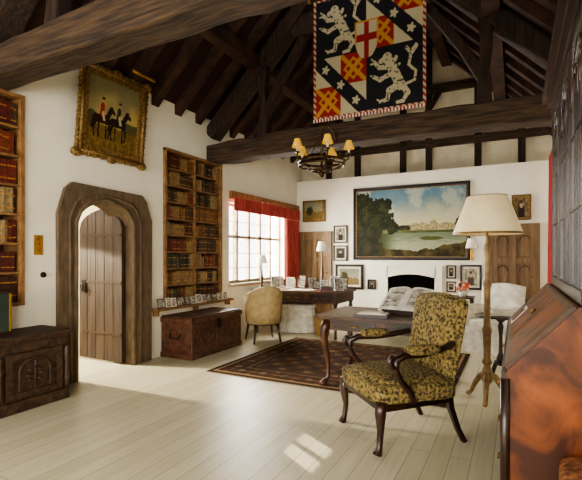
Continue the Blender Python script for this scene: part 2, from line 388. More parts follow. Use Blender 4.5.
# ------------------------------------------------------------------ pictures
def picture(name,w,h,loc,rot,fw,fm_,fn,nx=30,ny=30,ornate=False,mount=0,depth=.035):
    mb=MB(); W=w/2;H=h/2
    mb.box(-W,W,-.012,0,-H,H,fm_)
    for (a,b_,c,d) in((-W,W,H-fw,H),(-W,W,-H,-H+fw),(-W,-W+fw,-H+fw,H-fw),(W-fw,W,-H+fw,H-fw)):
        mb.box(a,b_,-depth,0,c,d,fm_)
    for (p,q) in(((-W,H),(W,H)),((-W,-H),(W,-H)),((-W,-H),(-W,H)),((W,-H),(W,H))):
        ins=fw*.3
        p2=(p[0]-math.copysign(ins,p[0]),p[1]-math.copysign(ins,p[1])); q2=(q[0]-math.copysign(ins,q[0]),q[1]-math.copysign(ins,q[1]))
        mb.tube([(p2[0],-depth,p2[1]),(q2[0],-depth,q2[1])],fw*.22,fm_,6)
    if ornate:
        L=int(w/.045)
        for i in range(L+1):
            x=-W+.02+(w-.04)*i/L
            for z in(-H,H): mb.rbox((x,-depth*.7,z),(.05,.05,.035+.02*(i%2)),fm_,.8,4)
        L=int(h/.045)
        for i in range(L+1):
            z=-H+.02+(h-.04)*i/L
            for x in(-W,W): mb.rbox((x,-depth*.7,z),(.035+.02*(i%2),.05,.05),fm_,.8,4)
        for x in(-W,W,0):
            for z in(-H,H): mb.rbox((x,-depth*.8,z),(.14,.07,.1),fm_,.9,6)
    iw=w-2*fw; ih=h-2*fw
    if fm_==black_f and w>1:
        for a,b_,c,d in((-iw/2,iw/2,ih/2-.012,ih/2),(-iw/2,iw/2,-ih/2,-ih/2+.012),(-iw/2,-iw/2+.012,-ih/2,ih/2),(iw/2-.012,iw/2,-ih/2,ih/2)): mb.box(a,b_,-.026,-.01,c,d,gilt)
    if mount: mb.box(-iw/2,iw/2,-.016,-.01,-ih/2,ih/2,cream_mat); iw-=2*mount; ih-=2*mount
    o=mb.build(name,loc,rot)
    canvas(name+'_canvas',iw,ih,nx,ny,fn,o,-.019,mt=oil)
    return o
def fbm(u,v,s,o):
    return nz2(u,v,s,o)+.5*nz2(u,v,s*2.1,o+1)+.3*nz2(u,v,s*4.3,o+2)+.2*nz2(u,v,s*9,o+3)
def landscape(u,v):
    a=1.55; f=fbm(u*a,v,4,1); g=fbm(u*a,v,9,6); n3=nz2(u*a,v,40,5)
    sky=lerp((.72,.69,.55),(.33,.45,.52),sm(.45,.95,v+.12*f))
    cl=sm(.0,.6,f+.5*(u-.35)); c=lerp(sky,(.74,.71,.60),cl*.65)
    hz=.44
    hill=hz+.03+.03*nz2(u,0,5,7)
    if v<hill+.012*g: c=lerp((.28,.33,.20),(.40,.42,.27),.5+g)
    if .52<u<.92 and .38<v<hz+.03+.02*(math.sin(u*70)>0)+.05*(abs(u-.72)<.025)+.03*(abs(u-.62)<.015): c=lerp((.68,.62,.46),(.48,.45,.32),.5+n3*1.5)
    if v<.385+.01*g and u>.45: c=lerp((.24,.27,.14),(.33,.35,.19),.5+g)
    if v<.35:
        c=lerp((.58,.59,.49),(.41,.45,.36),sm(.15,.34,v)+.6*nz2(u,v*5,9,3))
        c=lerp(c,(.22,.25,.16),sm(.42,.24,u))
    isl=((u-.70)/.12)**2+((v-.27)/.028)**2+.6*g
    if isl<1: c=lerp((.26,.28,.14),(.35,.35,.18),.5+n3)
    bank=.10+.16*max(0,abs(u-.52)*2-.15)+.04*f
    if v<bank: c=lerp((.32,.28,.14),(.16,.14,.08),.5+g*1.3)
    for cx,cy,rx,ry in((.07,.62,.17,.34),(.23,.62,.13,.27),(.02,.4,.2,.3),(.34,.46,.06,.12),(.97,.45,.06,.14),(.46,.42,.05,.04)):
        d=((u-cx)/rx)**2+((v-cy)/ry)**2+.75*g+.2*n3
        if d<1: c=lerp((.10,.115,.06),(.24,.24,.12),.35+g*.9+n3*.6)
    if u<.24+.05*g and v<.42: c=lerp((.10,.105,.06),(.19,.18,.09),.5+g)
    return c
def horses(u,v):
    n1=nz2(u,v,5,1);n2=nz2(u,v,18,2)
    c=lerp((.66,.58,.36),(.48,.45,.33),sm(.3,1,v+.3*n1))
    if v<.34+.04*n1: c=lerp((.50,.40,.20),(.36,.29,.14),.5+n2)
    if v<.48+.06*n1 and v>.32 and (u<.2 or u>.7): c=(.32,.30,.18)
    p=(u,v)
    for ox,cc,cr in((0,(.17,.09,.06),(.55,.16,.11)),(.32,(.13,.09,.07),(.20,.15,.12))):
        L=[((.22,.42),(.42,.43),.065),((.42,.45),(.50,.60),.04),((.50,.60),(.56,.55),.025),((.21,.40),(.18,.28),.025),((.18,.28),(.20,.16),.014),((.27,.38),(.27,.16),.015),((.41,.38),(.42,.16),.015),((.45,.40),(.48,.28),.02),((.48,.28),(.46,.17),.013),((.17,.44),(.14,.28),.015)]
        for a,b_,r in L:
            if cap(p,(a[0]+ox-.04,a[1]),(b_[0]+ox-.04,b_[1]),r): c=cc
        if cap(p,(.28+ox,.50),(.29+ox,.62),.038) : c=cr
        if cap(p,(.30+ox,.52),(.33+ox,.42),.020): c=(.70,.64,.50)
        if cap(p,(.30+ox,.69),(.30+ox,.69),.025): c=(.66,.50,.36)
        if cap(p,(.285+ox,.72),(.315+ox,.72),.016): c=(.07,.05,.05)
    return c
def portrait(seed,bg=(.45,.40,.32),fg=(.18,.15,.12)):
    def f(u,v):
        n=nz2(u,v,5,seed)
        c=lerp(bg,tuple(x*.6 for x in bg),.5+n)
        if cap((u,v),(.5,.0),(.5,.35),.24): c=fg
        if cap((u,v),(.5,.58),(.5,.68),.11): c=(.72,.60,.48)
        if cap((u,v),(.5,.78),(.5,.78),.1): c=(.25,.18,.12)
        return c
    return f
def smallland(seed):
    def f(u,v):
        n=nz2(u,v,6,seed);n2=nz2(u,v,16,seed)
        c=lerp((.66,.62,.48),(.46,.48,.42),v+.3*n)
        if v<.45+.15*n: c=lerp((.38,.34,.18),(.52,.43,.25),.5+n2)
        if ((u-.25)/.2)**2+((v-.5)/.3)**2+n2<1: c=(.22,.22,.12)
        return c
    return f
Wl=pi/2
picture('horse_painting',.92,.98,(XL+.06,3.56,2.97),(math.radians(6),0,Wl),.10,gilt,horses,90,90,True,depth=.05)
mb=MB(); mb.tube([(0,0,0),(.0,-.10,.10),(.0,-.2,.09),(0,-.24,.03)],.009,brass,6); mb.tube([(-.17,-.24,.03),(.17,-.24,.03)],.022,brass,8); mb.build('picture_light',(XL+.03,3.85,3.49),(0,0,Wl))
def bwpic(name,x0,x1,z0,z1,fw,fm_,fn,mount=0,**k):
    picture(name,x1-x0,z1-z0,((x0+x1)/2,YB-.002,(z0+z1)/2),(0,0,0),fw,fm_,fn,mount=mount,depth=.03,**k)
bwpic('landscape_painting',-2.95,-.73,1.27,2.72,.06,black_f,landscape,nx=230,ny=150)
bwpic('small_landscape_painting',-4.10,-3.57,2.08,2.54,.06,gilt,smallland(3))
bwpic('framed_print',-3.38,-3.08,1.62,1.98,.025,black_f,portrait(4,(.6,.58,.5)),mount=.03)
bwpic('framed_print',-3.38,-3.08,1.25,1.57,.025,black_f,portrait(5,(.3,.3,.28)),mount=.03)
bwpic('framed_print',-3.34,-2.74,.67,1.18,.05,black_f,smallland(9),mount=.04)
bwpic('framed_print',-2.65,-2.48,.68,.88,.03,black_f,portrait(6))
bwpic('framed_portrait',-1.14,-.97,.93,1.18,.025,black_f,portrait(7),mount=.02)
bwpic('framed_portrait',-1.14,-.97,.68,.88,.025,wood_f,portrait(8),mount=.02)
bwpic('framed_portrait',-.90,-.54,.74,1.19,.035,black_f,portrait(2,(.75,.72,.62),(.3,.28,.24)),mount=.04)
bwpic('gilt_framed_painting',-.06,.24,1.97,2.41,.05,gilt,portrait(11,(.55,.48,.34)))

# ------------------------------------------------------------------ bookcases
bookcols=[(.42,.15,.10),(.34,.12,.09),(.50,.32,.17),(.30,.20,.12),(.58,.46,.30),(.18,.14,.12),(.26,.27,.18),(.62,.52,.36),(.48,.22,.13),(.28,.13,.10)]
bm_=[mat('book_%d'%i,c,.55,c2=tuple(x*.7 for x in c),scale=30) for i,c in enumerate(bookcols)]
gold=mat('book_gilt',(.75,.58,.28),.4,.5,scale=30)
def bookcase(w,h,n,loc,weights,oname='bookcase',heights=None):
    mb=MB(); t=.035
    mb.box(-w/2,-w/2+t,-.035,.27,0,h,shelf_oak); mb.box(w/2-t,w/2,-.035,.27,0,h,shelf_oak); mb.box(-w/2,w/2,-.04,.27,h-t,h,shelf_oak); mb.box(-w/2,w/2,-.04,.27,0,t,shelf_oak)
    mb.box(-w/2+t,w/2-t,.26,.27,t,h-t,oak_dark)
    mb.box(-.012,.012,-.02,.26,t,h-t,shelf_oak)
    zs=[t+(h-2*t)*i/n for i in range(n+1)]
    for z in zs[1:-1]: mb.box(-w/2+t,w/2-t,-.02,.26,z-.01,z+.01,shelf_oak)
    mb.build(oname,loc,(0,0,Wl))
    mb=MB()
    for si in range(n):
        for xa,xb in((-w/2+t+.003,-.014),(.014,w/2-t-.003)):
            x=xa; hh=(zs[1]-zs[0]-.025); run=0
            while True:
                if run<=0: m=random.choices(bm_,weights)[0]; hb=hh*random.uniform(.76,.97); th=random.uniform(.018,.045); run=random.choice([1,2,3,5,8])
                run-=1
                if x+th>xb: break
                y=random.uniform(.0,.02); z0=zs[si]+.0105
                mb.box(x+.0008,x+th-.0008,y,.24,z0,z0+hb,m)
                if random.random()<.7:
                    for q in(.2,.72): mb.box(x+.002,x+th-.002,y-.0015,y+.001,z0+hb*q,z0+hb*(q+.05),gold)
                x+=th
    mb.build('books',loc,(0,0,Wl))
bookcase(1.29,2.15,9,(XL,5.10,.675),[1,1,4,5,6,3,3,5,1,2])
bookcase(1.45,2.02,7,(XL,1.83,.875),[8,6,1,1,1,1,1,1,6,4])
# ledge with cards
mb=MB(); mb.box(-.85,.85,-.14,0,-.03,0,shelf_oak)
for x in(-.8,0,.8): mb.box(x-.02,x+.02,-.09,0,-.1,-.03,shelf_oak)
mb.build('display_ledge',(XL+.0,5.07,.655),(0,0,Wl),bevel=.004)
mb=MB()
x=-.8
while x<.72:
    w=random.uniform(.09,.15);h=random.uniform(.10,.13)
    mb.T=Matrix.Translation((x+w/2,-.085,.001))@Matrix.Rotation(-.18,4,'X')
    mb.box(-w/2,w/2,-.004,.004,0,h,random.choice([cream_mat,paper,wood_f])); mb.box(-w/2+.012,w/2-.012,-.006,-.003,.012,h-.012,photo_m); x+=w+.015
mb.T=Matrix.Identity(4)
mb.build('postcards',(XL+.0,5.07,.655),(0,0,Wl))
# switch plate and bell push
mb=MB(); mb.box(-.045,.045,-.01,0,-.1,.1,brass)
for z in(-.05,0,.05): mb.tube([(0,-.01,z),(0,-.03,z+.008)],.009,brass,8)
mb.build('light_switch',(XL,2.71,1.46),(0,0,Wl),bevel=.002)
mb=MB(); mb.tube([(0,0,0),(0,-.015,0),(0,-.03,0)],[.03,.028,.012],iron,16); mb.build('bell_push',(XL,2.76,1.16),(0,0,Wl))

# ------------------------------------------------------------------ carved cabinet (left)
mb=MB(); w,d,h=1.25,.44,.66
mb.box(-w/2,w/2,-d+.02,0,.08,h-.05,carved); mb.box(-w/2-.02,w/2+.02,-d-.01,0,h-.04,h,oak_dark); mb.box(-w/2-.01,w/2+.01,-d,0,h-.06,h-.04,oak_dark)
mb.box(-w/2-.01,w/2+.01,-d,0,.0,.10,carved)
mb.box(-w/2+.02,w/2-.02,-d+.012,-d+.02,h-.14,h-.07,carved)
for cx in(-.31,.31):
    for a,b_ in((cx-.26,cx-.20),(cx+.20,cx+.26)): mb.box(a,b_,-d,-d+.03,.12,h-.15,carved)
    for a,b_ in((.12,.17),(h-.20,h-.15)): mb.box(cx-.2,cx+.2,-d,-d+.03,a,b_,carved)
    pts=[(cx+.14*math.cos(t),-d+.012,.33+.12*math.sin(t)) for t in [pi*i/12 for i in range(13)]]
    mb.tube([(cx+.14,-d+.012,.18)]+pts+[(cx-.14,-d+.012,.18)],.013,carved,6)
    mb.tube([(cx,-d+.012,.18),(cx,-d+.012,.43)],.010,carved,6)
    for k in range(8):
        t=2*pi*k/8; mb.rbox((cx+.06*math.cos(t),-d+.012,.30+.06*math.sin(t)),(.05,.03,.03),carved,.9,5)
    mb.rbox((cx+.17,-d-.008,.33),(.03,.03,.03),iron,1,6)
for x in(-w/2+.02,w/2-.02,0): mb.lathe([(.018,.12),(.026,.2),(.016,.3),(.026,.4),(.018,.5)],(x,-d,0),carved,8)
for z in (.2,.32,.44): mb.box(w/2-.0,w/2+.006,-d+.06,-.06,z-.03,z+.05,carved)
mb.build('carved_cabinet',(XL+.02,2.09,0),(0,0,Wl),bevel=.004)
mb=MB(); mb.box(-.15,.15,-.12,.12,0,.03,mahog_d); mb.box(-.13,.13,-.10,.10,.03,.36,greenglass); mb.box(-.15,.15,-.12,.12,.36,.385,mahog_d)
for x in(-.135,.135):
    for y in(-.105,.105): mb.box(x-.008,x+.008,y-.008,y+.008,.03,.36,brass)
mb.build('glass_display_case',(XL+.20,2.13,.66),(0,0,Wl),bevel=.003)

# ------------------------------------------------------------------ chest
mb=MB(); w,d,h=1.12,.52,.55
mb.box(-w/2,w/2,-d,0,.05,h-.09,chestw); mb.box(-w/2-.02,w/2+.02,-d-.02,.0,0,.07,chestw)
mb.box(-w/2-.02,w/2+.02,-d-.02,.0,h-.085,h-.02,chestw); mb.box(-w/2,w/2,-d,0,h-.02,h,chestw)
for x in(-w/2+.03,0,w/2-.03): mb.box(x-.03,x+.03,-d-.012,-d,.07,h-.09,chestw)
for cx in(-w/4,w/4):
    for q in range(2): 
        r=.14-.06*q
        mb.tube([(cx+r*1.2*math.cos(2*pi*i/20),-d-.004,.26+r*math.sin(2*pi*i/20)) for i in range(21)],.009,chestw,6)
    mb.rbox((cx,-d,.26),(.06,.03,.06),chestw,.9,6)
mb.box(-.04,.04,-d-.03,-d-.01,h-.2,h-.06,iron)
for x in(-w/2,):
    mb.tube([(x-.01,-d/2-.09,.33),(x-.05,-d/2-.07,.27),(x-.05,-d/2+.07,.27),(x-.01,-d/2+.09,.33)],.009,iron,6)
    for y in (-d+.05,-.05): mb.box(x-.012,x,y-.04,y+.04,.07,h-.09,chestw)
mb.build('carved_chest',(XL+.015,4.96,0),(0,0,Wl),bevel=.005)

# ------------------------------------------------------------------ rug
RW,RH=2.66,2.36
def rugf(u,v):
    x=u*RW;y=v*RH; e=min(x,RW-x,y,RH-y)
    n=nz2(x,y,9,2)
    if e<.05: return (.22,.16,.12)
    if e<.09: return (.55,.45,.33)
    if e<.34:
        a=math.sin(x*22)*math.sin(y*22)
        c=(.34,.20,.15) if a>.25 else ((.48,.40,.30) if a<-.55 else (.25,.19,.15))
        if abs(e-.21)<.012: c=(.46,.37,.26)
        return lerp(c,(.25,.19,.15),.3+n)
    if e<.37: return (.46,.37,.26)
    if e<.40: return (.20,.17,.16)
    a=math.sin(x*19)*math.cos(y*19); b_=abs(math.sin(x*9.5))+abs(math.sin(y*9.5))
    c=(.34,.22,.16)
    if a>.4: c=(.22,.19,.18)
    if a<-.6: c=(.50,.42,.31)
    if b_<.5: c=(.46,.34,.24)
    return lerp(c,(.29,.22,.17),.35+n)
mb=MB(); mb.box(-RW/2,RW/2,-RH/2,RH/2,0,.008,wood_f)
for i in range(110):
    x=-RW/2+.01+(RW-.02)*i/109
    for y in(-RH/2,RH/2): mb.box(x-.004,x+.004,min(y,y*1.022),max(y,y*1.022),.001,.006,cream_mat)
rug=mb.build('patterned_rug',(-1.88,5.24,0)); canvas('rug_pile',RW,RH,230,210,rugf,rug,.009,True,rug_p)
RT=.0125
# ------------------------------------------------------------------ armchair (Gainsborough)
mb=MB()
for sx in(-1,1):
    mb.tube([(sx*.31,-.29,.36),(sx*.318,-.30,.28),(sx*.30,-.29,.15),(sx*.305,-.30,.05),(sx*.31,-.32,0)],[.042,.040,.024,.022,.034],mahog_d,8)
    mb.tube([(sx*.26,.27,.40),(sx*.262,.29,.25),(sx*.275,.34,.10),(sx*.285,.39,0)],[.030,.028,.024,.024],mahog_d,4,False,phase=pi/4)
    mb.tube([(sx*.335,-.06,.34),(sx*.35,-.09,.42),(sx*.375,-.17,.50),(sx*.385,-.22,.58),(sx*.38,-.22,.645),(sx*.37,-.15,.675),(sx*.35,0,.672),(sx*.325,.16,.69),(sx*.29,.29,.72)],[.026,.024,.022,.024,.028,.026,.024,.024,.024],mahog_d,8)
    mb.tube([(sx*.385,-.22,.60),(sx*.387,-.255,.615),(sx*.387,-.27,.65),(sx*.385,-.25,.675),(sx*.383,-.225,.665)],[.022,.022,.02,.018,.012],mahog_d,8)
    mb.rbox((sx*.355,.0,.705),(.085,.27,.07),tapestry,.6,10)
mb.box(-.325,.325,-.315,-.275,.30,.355,mahog_d); 
for sx in(-1,1): mb.obox((sx*.325,-.29,.325),(sx*.265,.28,.325),.03,.06,mahog_d)
mb.obox((-.26,.28,.325),(.26,.28,.325),.03,.06,mahog_d)
for k in range(18):
    x=-.32+.64*k/17; mb.rbox((x,-.322,.36),(.014,.012,.014),brass,1,4)
mb.rbox((0,-.01,.40),(.70,.66,.14),tapestry,.28,20); mb.rbox((0,-.01,.44),(.62,.58,.12),tapestry,.5,18)
mb.pillow(.56,.63,.57,.12,.035,tapestry,24,Matrix.Translation((0,.33,.735))@Matrix.Rotation(-.17,4,'X'))
mb.pillow(.58,.65,.60,.07,.035,tapestry,20,Matrix.Translation((0,.35,.732))@Matrix.Rotation(-.17,4,'X'))
mb.build('upholstered_armchair',(-.81,3.33,0),(0,0,math.radians(-47)))

# ------------------------------------------------------------------ cabriole table
def rrect(w,d,r,n=8):
    p=[]
    for cx,cy,a0 in((w/2-r,d/2-r,0),(-w/2+r,d/2-r,pi/2),(-w/2+r,-d/2+r,pi),(w/2-r,-d/2+r,1.5*pi)):
        for i in range(n+1): a=a0+pi/2*i/n; p.append((cx+r*math.cos(a),cy+r*math.sin(a)))
    return p
def cabriole(mb,x,y,h,m,s=1):
    dx=math.copysign(.707,x);dy=math.copysign(.707,y)
    q=[(0,h,.032),(.015,h-.07,.04),(.03,h-.14,.036),(.015,h-.28,.026),(-.012,h-.45,.018),(-.012,.08,.016),(.02,.035,.022),(.035,.015,.034),(.035,0,.034)]
    mb.tube([(x+dx*a*s,y+dy*a*s,z) for a,z,r in q],[r*s for a,z,r in q],m,10)
mb=MB(); mb.prism(rrect(1.36,.94,.05),'z',.705,.725,mahog); mb.prism(rrect(1.33,.91,.045),'z',.69,.705,mahog_d)
mb.box(-.58,.58,-.38,-.355,.57,.69,mahog); mb.box(-.58,.58,.355,.38,.57,.69,mahog); mb.box(-.58,-.555,-.38,.38,.57,.69,mahog); mb.box(.555,.58,-.38,.38,.57,.69,mahog)
for x in(-.57,.57):
    for y in(-.37,.37): cabriole(mb,x,y,.67,mahog,1.25)
for cx in(-.27,.27):
    mb.box(cx-.22,cx+.22,-.388,-.38,.59,.67,mahog_d); mb.tube([(cx-.04,-.388,.635),(cx-.03,-.405,.62),(cx+.03,-.405,.62),(cx+.04,-.388,.635)],.005,brass,6)
mb.build('cabriole_leg_table',(-1.18,4.58,RT),(0,0,0))
TZ=.726+RT
mb=MB() # lectern book stand with open book
mb.prism([(-.13,0),(.13,0),(.13,.19),(.115,.20),(-.13,.03)],'x',-.17,.17,mahog_d)
mb.box(-.19,.19,-.165,-.13,0,.05,mahog_d)
for sg in(-1,1):
    vs=[];n=8
    for i in range(n+1):
        u=i/n; hh=.022*math.sin(pi*(u**.6))+.012
        for (yy,zz) in((-.14,.030),(.17,.240)): vs.append((sg*u*.25,yy,zz+hh))
    k=len(vs)
    for i in range(n+1):
        u=i/n
        for (yy,zz) in((-.14,.030),(.17,.240)): vs.append((sg*u*.255,yy,zz))
    fs=[(2*i,2*i+2,2*i+3,2*i+1) for i in range(n)]+[(k+2*i,k+2*i+1,k+2*i+3,k+2*i+2) for i in range(n)]+[(2*i,k+2*i,k+2*i+2,2*i+2) for i in range(n)]+[(2*i+1,2*i+3,k+2*i+3,k+2*i+1) for i in range(n)]+[(2*n,k+2*n,k+2*n+1,2*n+1)]
    mb.add(vs,fs,paper)
    a,b_=sorted((sg*.04,sg*.22))
    sl_=.21/.31
    def q(x,y): 
        u=abs(x)/.25; return (x,y,.030+(y+.14)*sl_+.022*math.sin(pi*(u**.6))+.0155)
    M=6; g=[q(a+(b_-a)*i/M,y) for i in range(M+1) for y in(-.11,.14)]
    mb.add(g,[(2*i,2*i+2,2*i+3,2*i+1) for i in range(M)],printed)
mb.build('open_book_stand',(-1.04,4.66,TZ),(0,0,math.radians(-12)))
mb=MB(); mb.box(-.16,.16,-.11,.11,0,.03,mahog_d); mb.box(-.14,.14,-.09,.09,.03,.036,paper); mb.box(-.1,.1,-.07,.07,.036,.05,cream_mat)
mb.build('document_tray',(-1.28,4.28,TZ),(0,0,.1))
mb=MB(); mb.box(-.08,.08,-.09,.09,0,.012,paper); mb.box(-.07,.08,-.08,.09,.012,.02,cream_mat); mb.box(-.06,.06,-.07,.07,.02,.045,leather); mb.build('stacked_papers',(-.64,4.60,TZ),(0,0,-.2))

# ------------------------------------------------------------------ standard lamp
mb=MB()
for k in range(3):
    a=2*pi*k/3+.5; c,s_=math.cos(a),math.sin(a)
    mb.tube([(c*.03,s_*.03,.24),(c*.08,s_*.08,.22),(c*.14,s_*.14,.12),(c*.17,s_*.17,.05),(c*.205,s_*.205,.025),(c*.22,s_*.22,.015)],[.030,.030,.024,.020,.024,.014],lampwood,8)
mb.lathe([(.02,.16),(.045,.18),(.055,.24),(.04,.30),(.028,.33),(.045,.36),(.030,.40),(.032,.5),(.036,.62),(.044,.66),(.032,.70),(.029,.9),(.031,1.05),(.044,1.1),(.028,1.14),(.026,1.3),(.034,1.42),(.022,1.46),(.012,1.5),(.012,1.62)],(0,0,0),lampwood,16)
mb.lathe([(.30,1.555),(.303,1.56),(.175,1.90),(.17,1.905)],(0,0,0),shade_m,36,cap=False)
mb.lathe([(.303,1.55),(.303,1.568)],(0,0,0),gilt,36,cap=False); mb.lathe([(.174,1.89),(.174,1.908)],(0,0,0),gilt,36,cap=False)
mb.rbox((0,0,1.70),(.07,.07,.11),shade_w,1,8); mb.tube([(0,0,1.6),(0,0,1.93)],.006,brass,6)
for k in range(3):
    a=2*pi*k/3; mb.tube([(0,0,1.89),(.172*math.cos(a),.172*math.sin(a),1.895)],.004,brass,5)
mb.build('standard_lamp',(-.235,4.44,0))
# small tripod table behind lamp
mb=MB(); mb.lathe([(.24,.70),(.25,.705),(.25,.72),(.235,.715)],(0,0,0),mahog_d,28); mb.lathe([(.03,.18),(.045,.25),(.02,.32),(.018,.5),(.03,.6),(.02,.64),(.08,.7)],(0,0,0),mahog_d,12)
for k in range(3):
    a=2*pi*k/3; c,s_=math.cos(a),math.sin(a); mb.tube([(c*.03,s_*.03,.22),(c*.1,s_*.1,.2),(c*.18,s_*.18,.06),(c*.23,s_*.23,.018)],[.025,.022,.016,.018],mahog_d,8)
mb.build('tripod_table',(-.14,5.15,0))
mb=MB(); mb.box(-.13,.13,-.1,.1,0,.03,paper); mb.box(-.1,.12,-.08,.09,.03,.05,cream_mat); mb.build('stacked_papers',(-.14,5.15,.722),(0,0,.3))
# white slip-covered chair
mb=MB(); mb.rbox((0,0,.38),(.62,.60,.2),white_f,.35,14); mb.box(-.3,.3,-.29,.29,.0,.36,white_f)
mb.pillow(.58,.62,.60,.16,.04,white_f,16,Matrix.Translation((0,.26,.62))@Matrix.Rotation(-.15,4,'X'))
for sx in(-1,1): mb.rbox((sx*.3,-.02,.48),(.14,.56,.34),white_f,.45,12)
mb.build('slipcovered_armchair',(-.26,6.80,0),(0,0,math.radians(-20)))
# flower pot on small table near fireplace
mb=MB(); mb.prism(rrect(.42,.42,.05),'z',.66,.69,mahog_d)
for x in(-.17,.17):
    for y in(-.17,.17): mb.tube([(x,y,.66),(x,y,0)],[.02,.014],mahog_d,8)
mb.build('side_table',(-.80,7.6,0),bevel=.003)
mb=MB(); mb.lathe([(.05,0),(.07,.05),(.075,.1),(.06,.11)],(0,0,0),china,14)
for k in range(40):
    a=random.uniform(0,2*pi);r=random.uniform(0,.12);z=.12+random.uniform(0,.12)-r*.3
    mb.rbox((r*math.cos(a),r*math.sin(a),z),(.055,.055,.05),random.choice([green_m,green_m,flower_m,flower_m,paper]),.9,4)
mb.build('potted_flowers',(-.76,7.55,.69))

# ------------------------------------------------------------------ desk
mb=MB(); w,d=1.64,.88
mb.box(-w/2,w/2,-d/2,d/2,.735,.765,mahog); mb.box(-w/2+.06,w/2-.06,-d/2+.06,d/2-.06,.765,.768,leather)
mb.box(-w/2+.04,w/2-.04,-d/2+.03,d/2-.03,.58,.735,mahog)
for cx in(-.5,0,.5):
    mb.box(cx-.21,cx+.21,-d/2+.02,-d/2+.03,.60,.72,mahog_d)
    for q in(-.08,.08): mb.tube([(cx+q-.03,-d/2+.015,.67),(cx+q-.02,-d/2,.66),(cx+q+.02,-d/2,.66),(cx+q+.03,-d/2+.015,.67)],.004,brass,5)
for x in(-w/2+.08,w/2-.08):
    for y in(-d/2+.08,d/2-.08):
        mb.lathe([(.014,0),(.028,.02),(.02,.05),(.028,.3),(.036,.5),(.026,.53),(.038,.56),(.038,.61)],(x,y,0),mahog_d,12)
mb.build('writing_desk',(-3.31,6.90,0),bevel=.004)
DZ=.769
def photo_frame(loc,w,h,rz,m):
    mb=MB(); R=Matrix.Rotation(-.2,4,'X'); mb.T=R
    mb.box(-w/2,w/2,-.008,.004,0,h,m); mb.box(-w/2+.015,w/2-.015,-.0095,-.006,.015,h-.015,photo_m)
    mb.T=Matrix.Identity(4); mb.obox((0,.012,h*.6),(0,h*.45,.004),.04,.004,black_f)
    mb.build('photo_frame',loc,(0,0,rz),bevel=.002)
silver=mat('silver',(.8,.8,.78),.3,.8,scale=12)
fr=[(-3.95,7.18),(-3.72,7.21),(-3.5,7.20),(-3.28,7.20),(-2.84,7.14),(-2.64,7.08),(-2.62,6.83),(-3.62,6.97),(-3.38,6.97),(-2.93,6.90),(-3.85,6.86),(-3.1,6.98),(-2.75,6.92)]
for i,(x,y) in enumerate(fr):
    photo_frame((x,y,DZ),random.uniform(.13,.18),random.uniform(.15,.27),random.uniform(-.1,.7),[silver,cream_mat,wood_f,silver,paper,black_f][i%6])
mb=MB(); mb.box(-.2,.2,-.14,.14,0,.008,paper); mb.box(-.1,.25,-.13,.08,.008,.014,cream_mat); mb.build('stacked_papers',(-3.25,6.67,DZ),(0,0,.1))
mb=MB(); mb.box(-.1,.1,-.08,.08,0,.03,leather); mb.box(-.09,.09,-.07,.07,.03,.06,bm_[0]); mb.box(-.085,.08,-.065,.065,.06,.085,bm_[6]); mb.build('stacked_books',(-2.75,6.60,DZ),(0,0,.3))
def table_lamp(loc,h,r,sh,body):
    mb=MB(); mb.lathe([(.07,0),(.07,.015),(.03,.03),(.016,.08),(.032,h*.3),(.018,h*.45),(.010,h*.6),(.008,h-sh*.3)],(0,0,0),body,14)
    mb.lathe([(r,h-sh),(r*.6,h)],(0,0,0),shade_w,24,cap=False); mb.lathe([(r*.6,h-.003),(r*.6,h)],(0,0,0),shade_w,24,cap=False)
    mb.rbox((0,0,h-sh*.5),(.05,.05,.08),shade_w,1,6); mb.tube([(0,0,h-sh),(0,0,h+.02)],.004,brass,5)
    for k in range(3):
        a=2*pi*k/3; mb.tube([(0,0,h-.004),(r*.6*math.cos(a),r*.6*math.sin(a),h-.004)],.003,brass,5)
    mb.build('table_lamp',loc)
table_lamp((-3.10,7.24,DZ),.84,.11,.17,bronze); table_lamp((-4.0,6.62,DZ),.60,.10,.15,bronze)
# wall sconce
mb=MB(); mb.box(-.03,.03,-.015,0,-.09,.09,brass)
mb.tube([(0,-.01,-.03),(0,-.08,-.07),(0,-.14,-.03),(0,-.15,.05),(0,-.15,.12)],.008,brass,6)
mb.lathe([(.10,.13),(.06,.30)],(0,-.15,0),shade_w,20,cap=False); mb.rbox((0,-.15,.2),(.04,.04,.08),shade_w,1,6)
for k in range(3):
    a=2*pi*k/3; mb.tube([(0,-.15,.12),(.098*math.cos(a),-.15+.098*math.sin(a),.135)],.003,brass,5)
mb.build('wall_sconce',(-.70,YB,1.36))
# tub chair
mb=MB(); n=28; R0,R1=.235,.285
vs=[];fs=[]
def htop(a): return .62+.25*(math.cos(a/2.0)**2.2 if abs(a)<pi else 0)
A=math.radians(118)
for i in range(n+1):
    a=-A+2*A*i/n; dx,dy=math.sin(a),-math.cos(a); ht=htop(a)
    fl=1.06
    for r,z in((R0,.36),(R0*1.04,.5),(R0*fl,ht-.02),((R0+R1)/2*fl,ht+.012),(R1*fl,ht-.02),(R1*1.03,.5),(R1*.97,.30),(R0,.30)):
        vs.append((dx*r,dy*r,z))
for i in range(n):
    for k in range(8):
        k2=(k+1)%8; fs.append((i*8+k,i*8+k2,(i+1)*8+k2,(i+1)*8+k))
fs.append(list(range(8))[::-1]); fs.append([n*8+k for k in range(8)])
mb.add(vs,fs,beige_f,True)
mb.rbox((0,.02,.40),(.48,.50,.16),beige_f,.5,14); mb.lathe([(.25,.28),(.265,.30),(.26,.33)],(0,0,0),mahog_d,24)
for x,y in((-.18,-.18),(.18,-.18),(-.19,.19),(.19,.19)): mb.tube([(x,y,.30),(x*1.08,y*1.08,.15),(x*1.2,y*1.25,0)],[.024,.019,.014],mahog_d,8)
mb.build('tub_chair',(-3.56,5.94,0),(0,0,math.radians(48)))
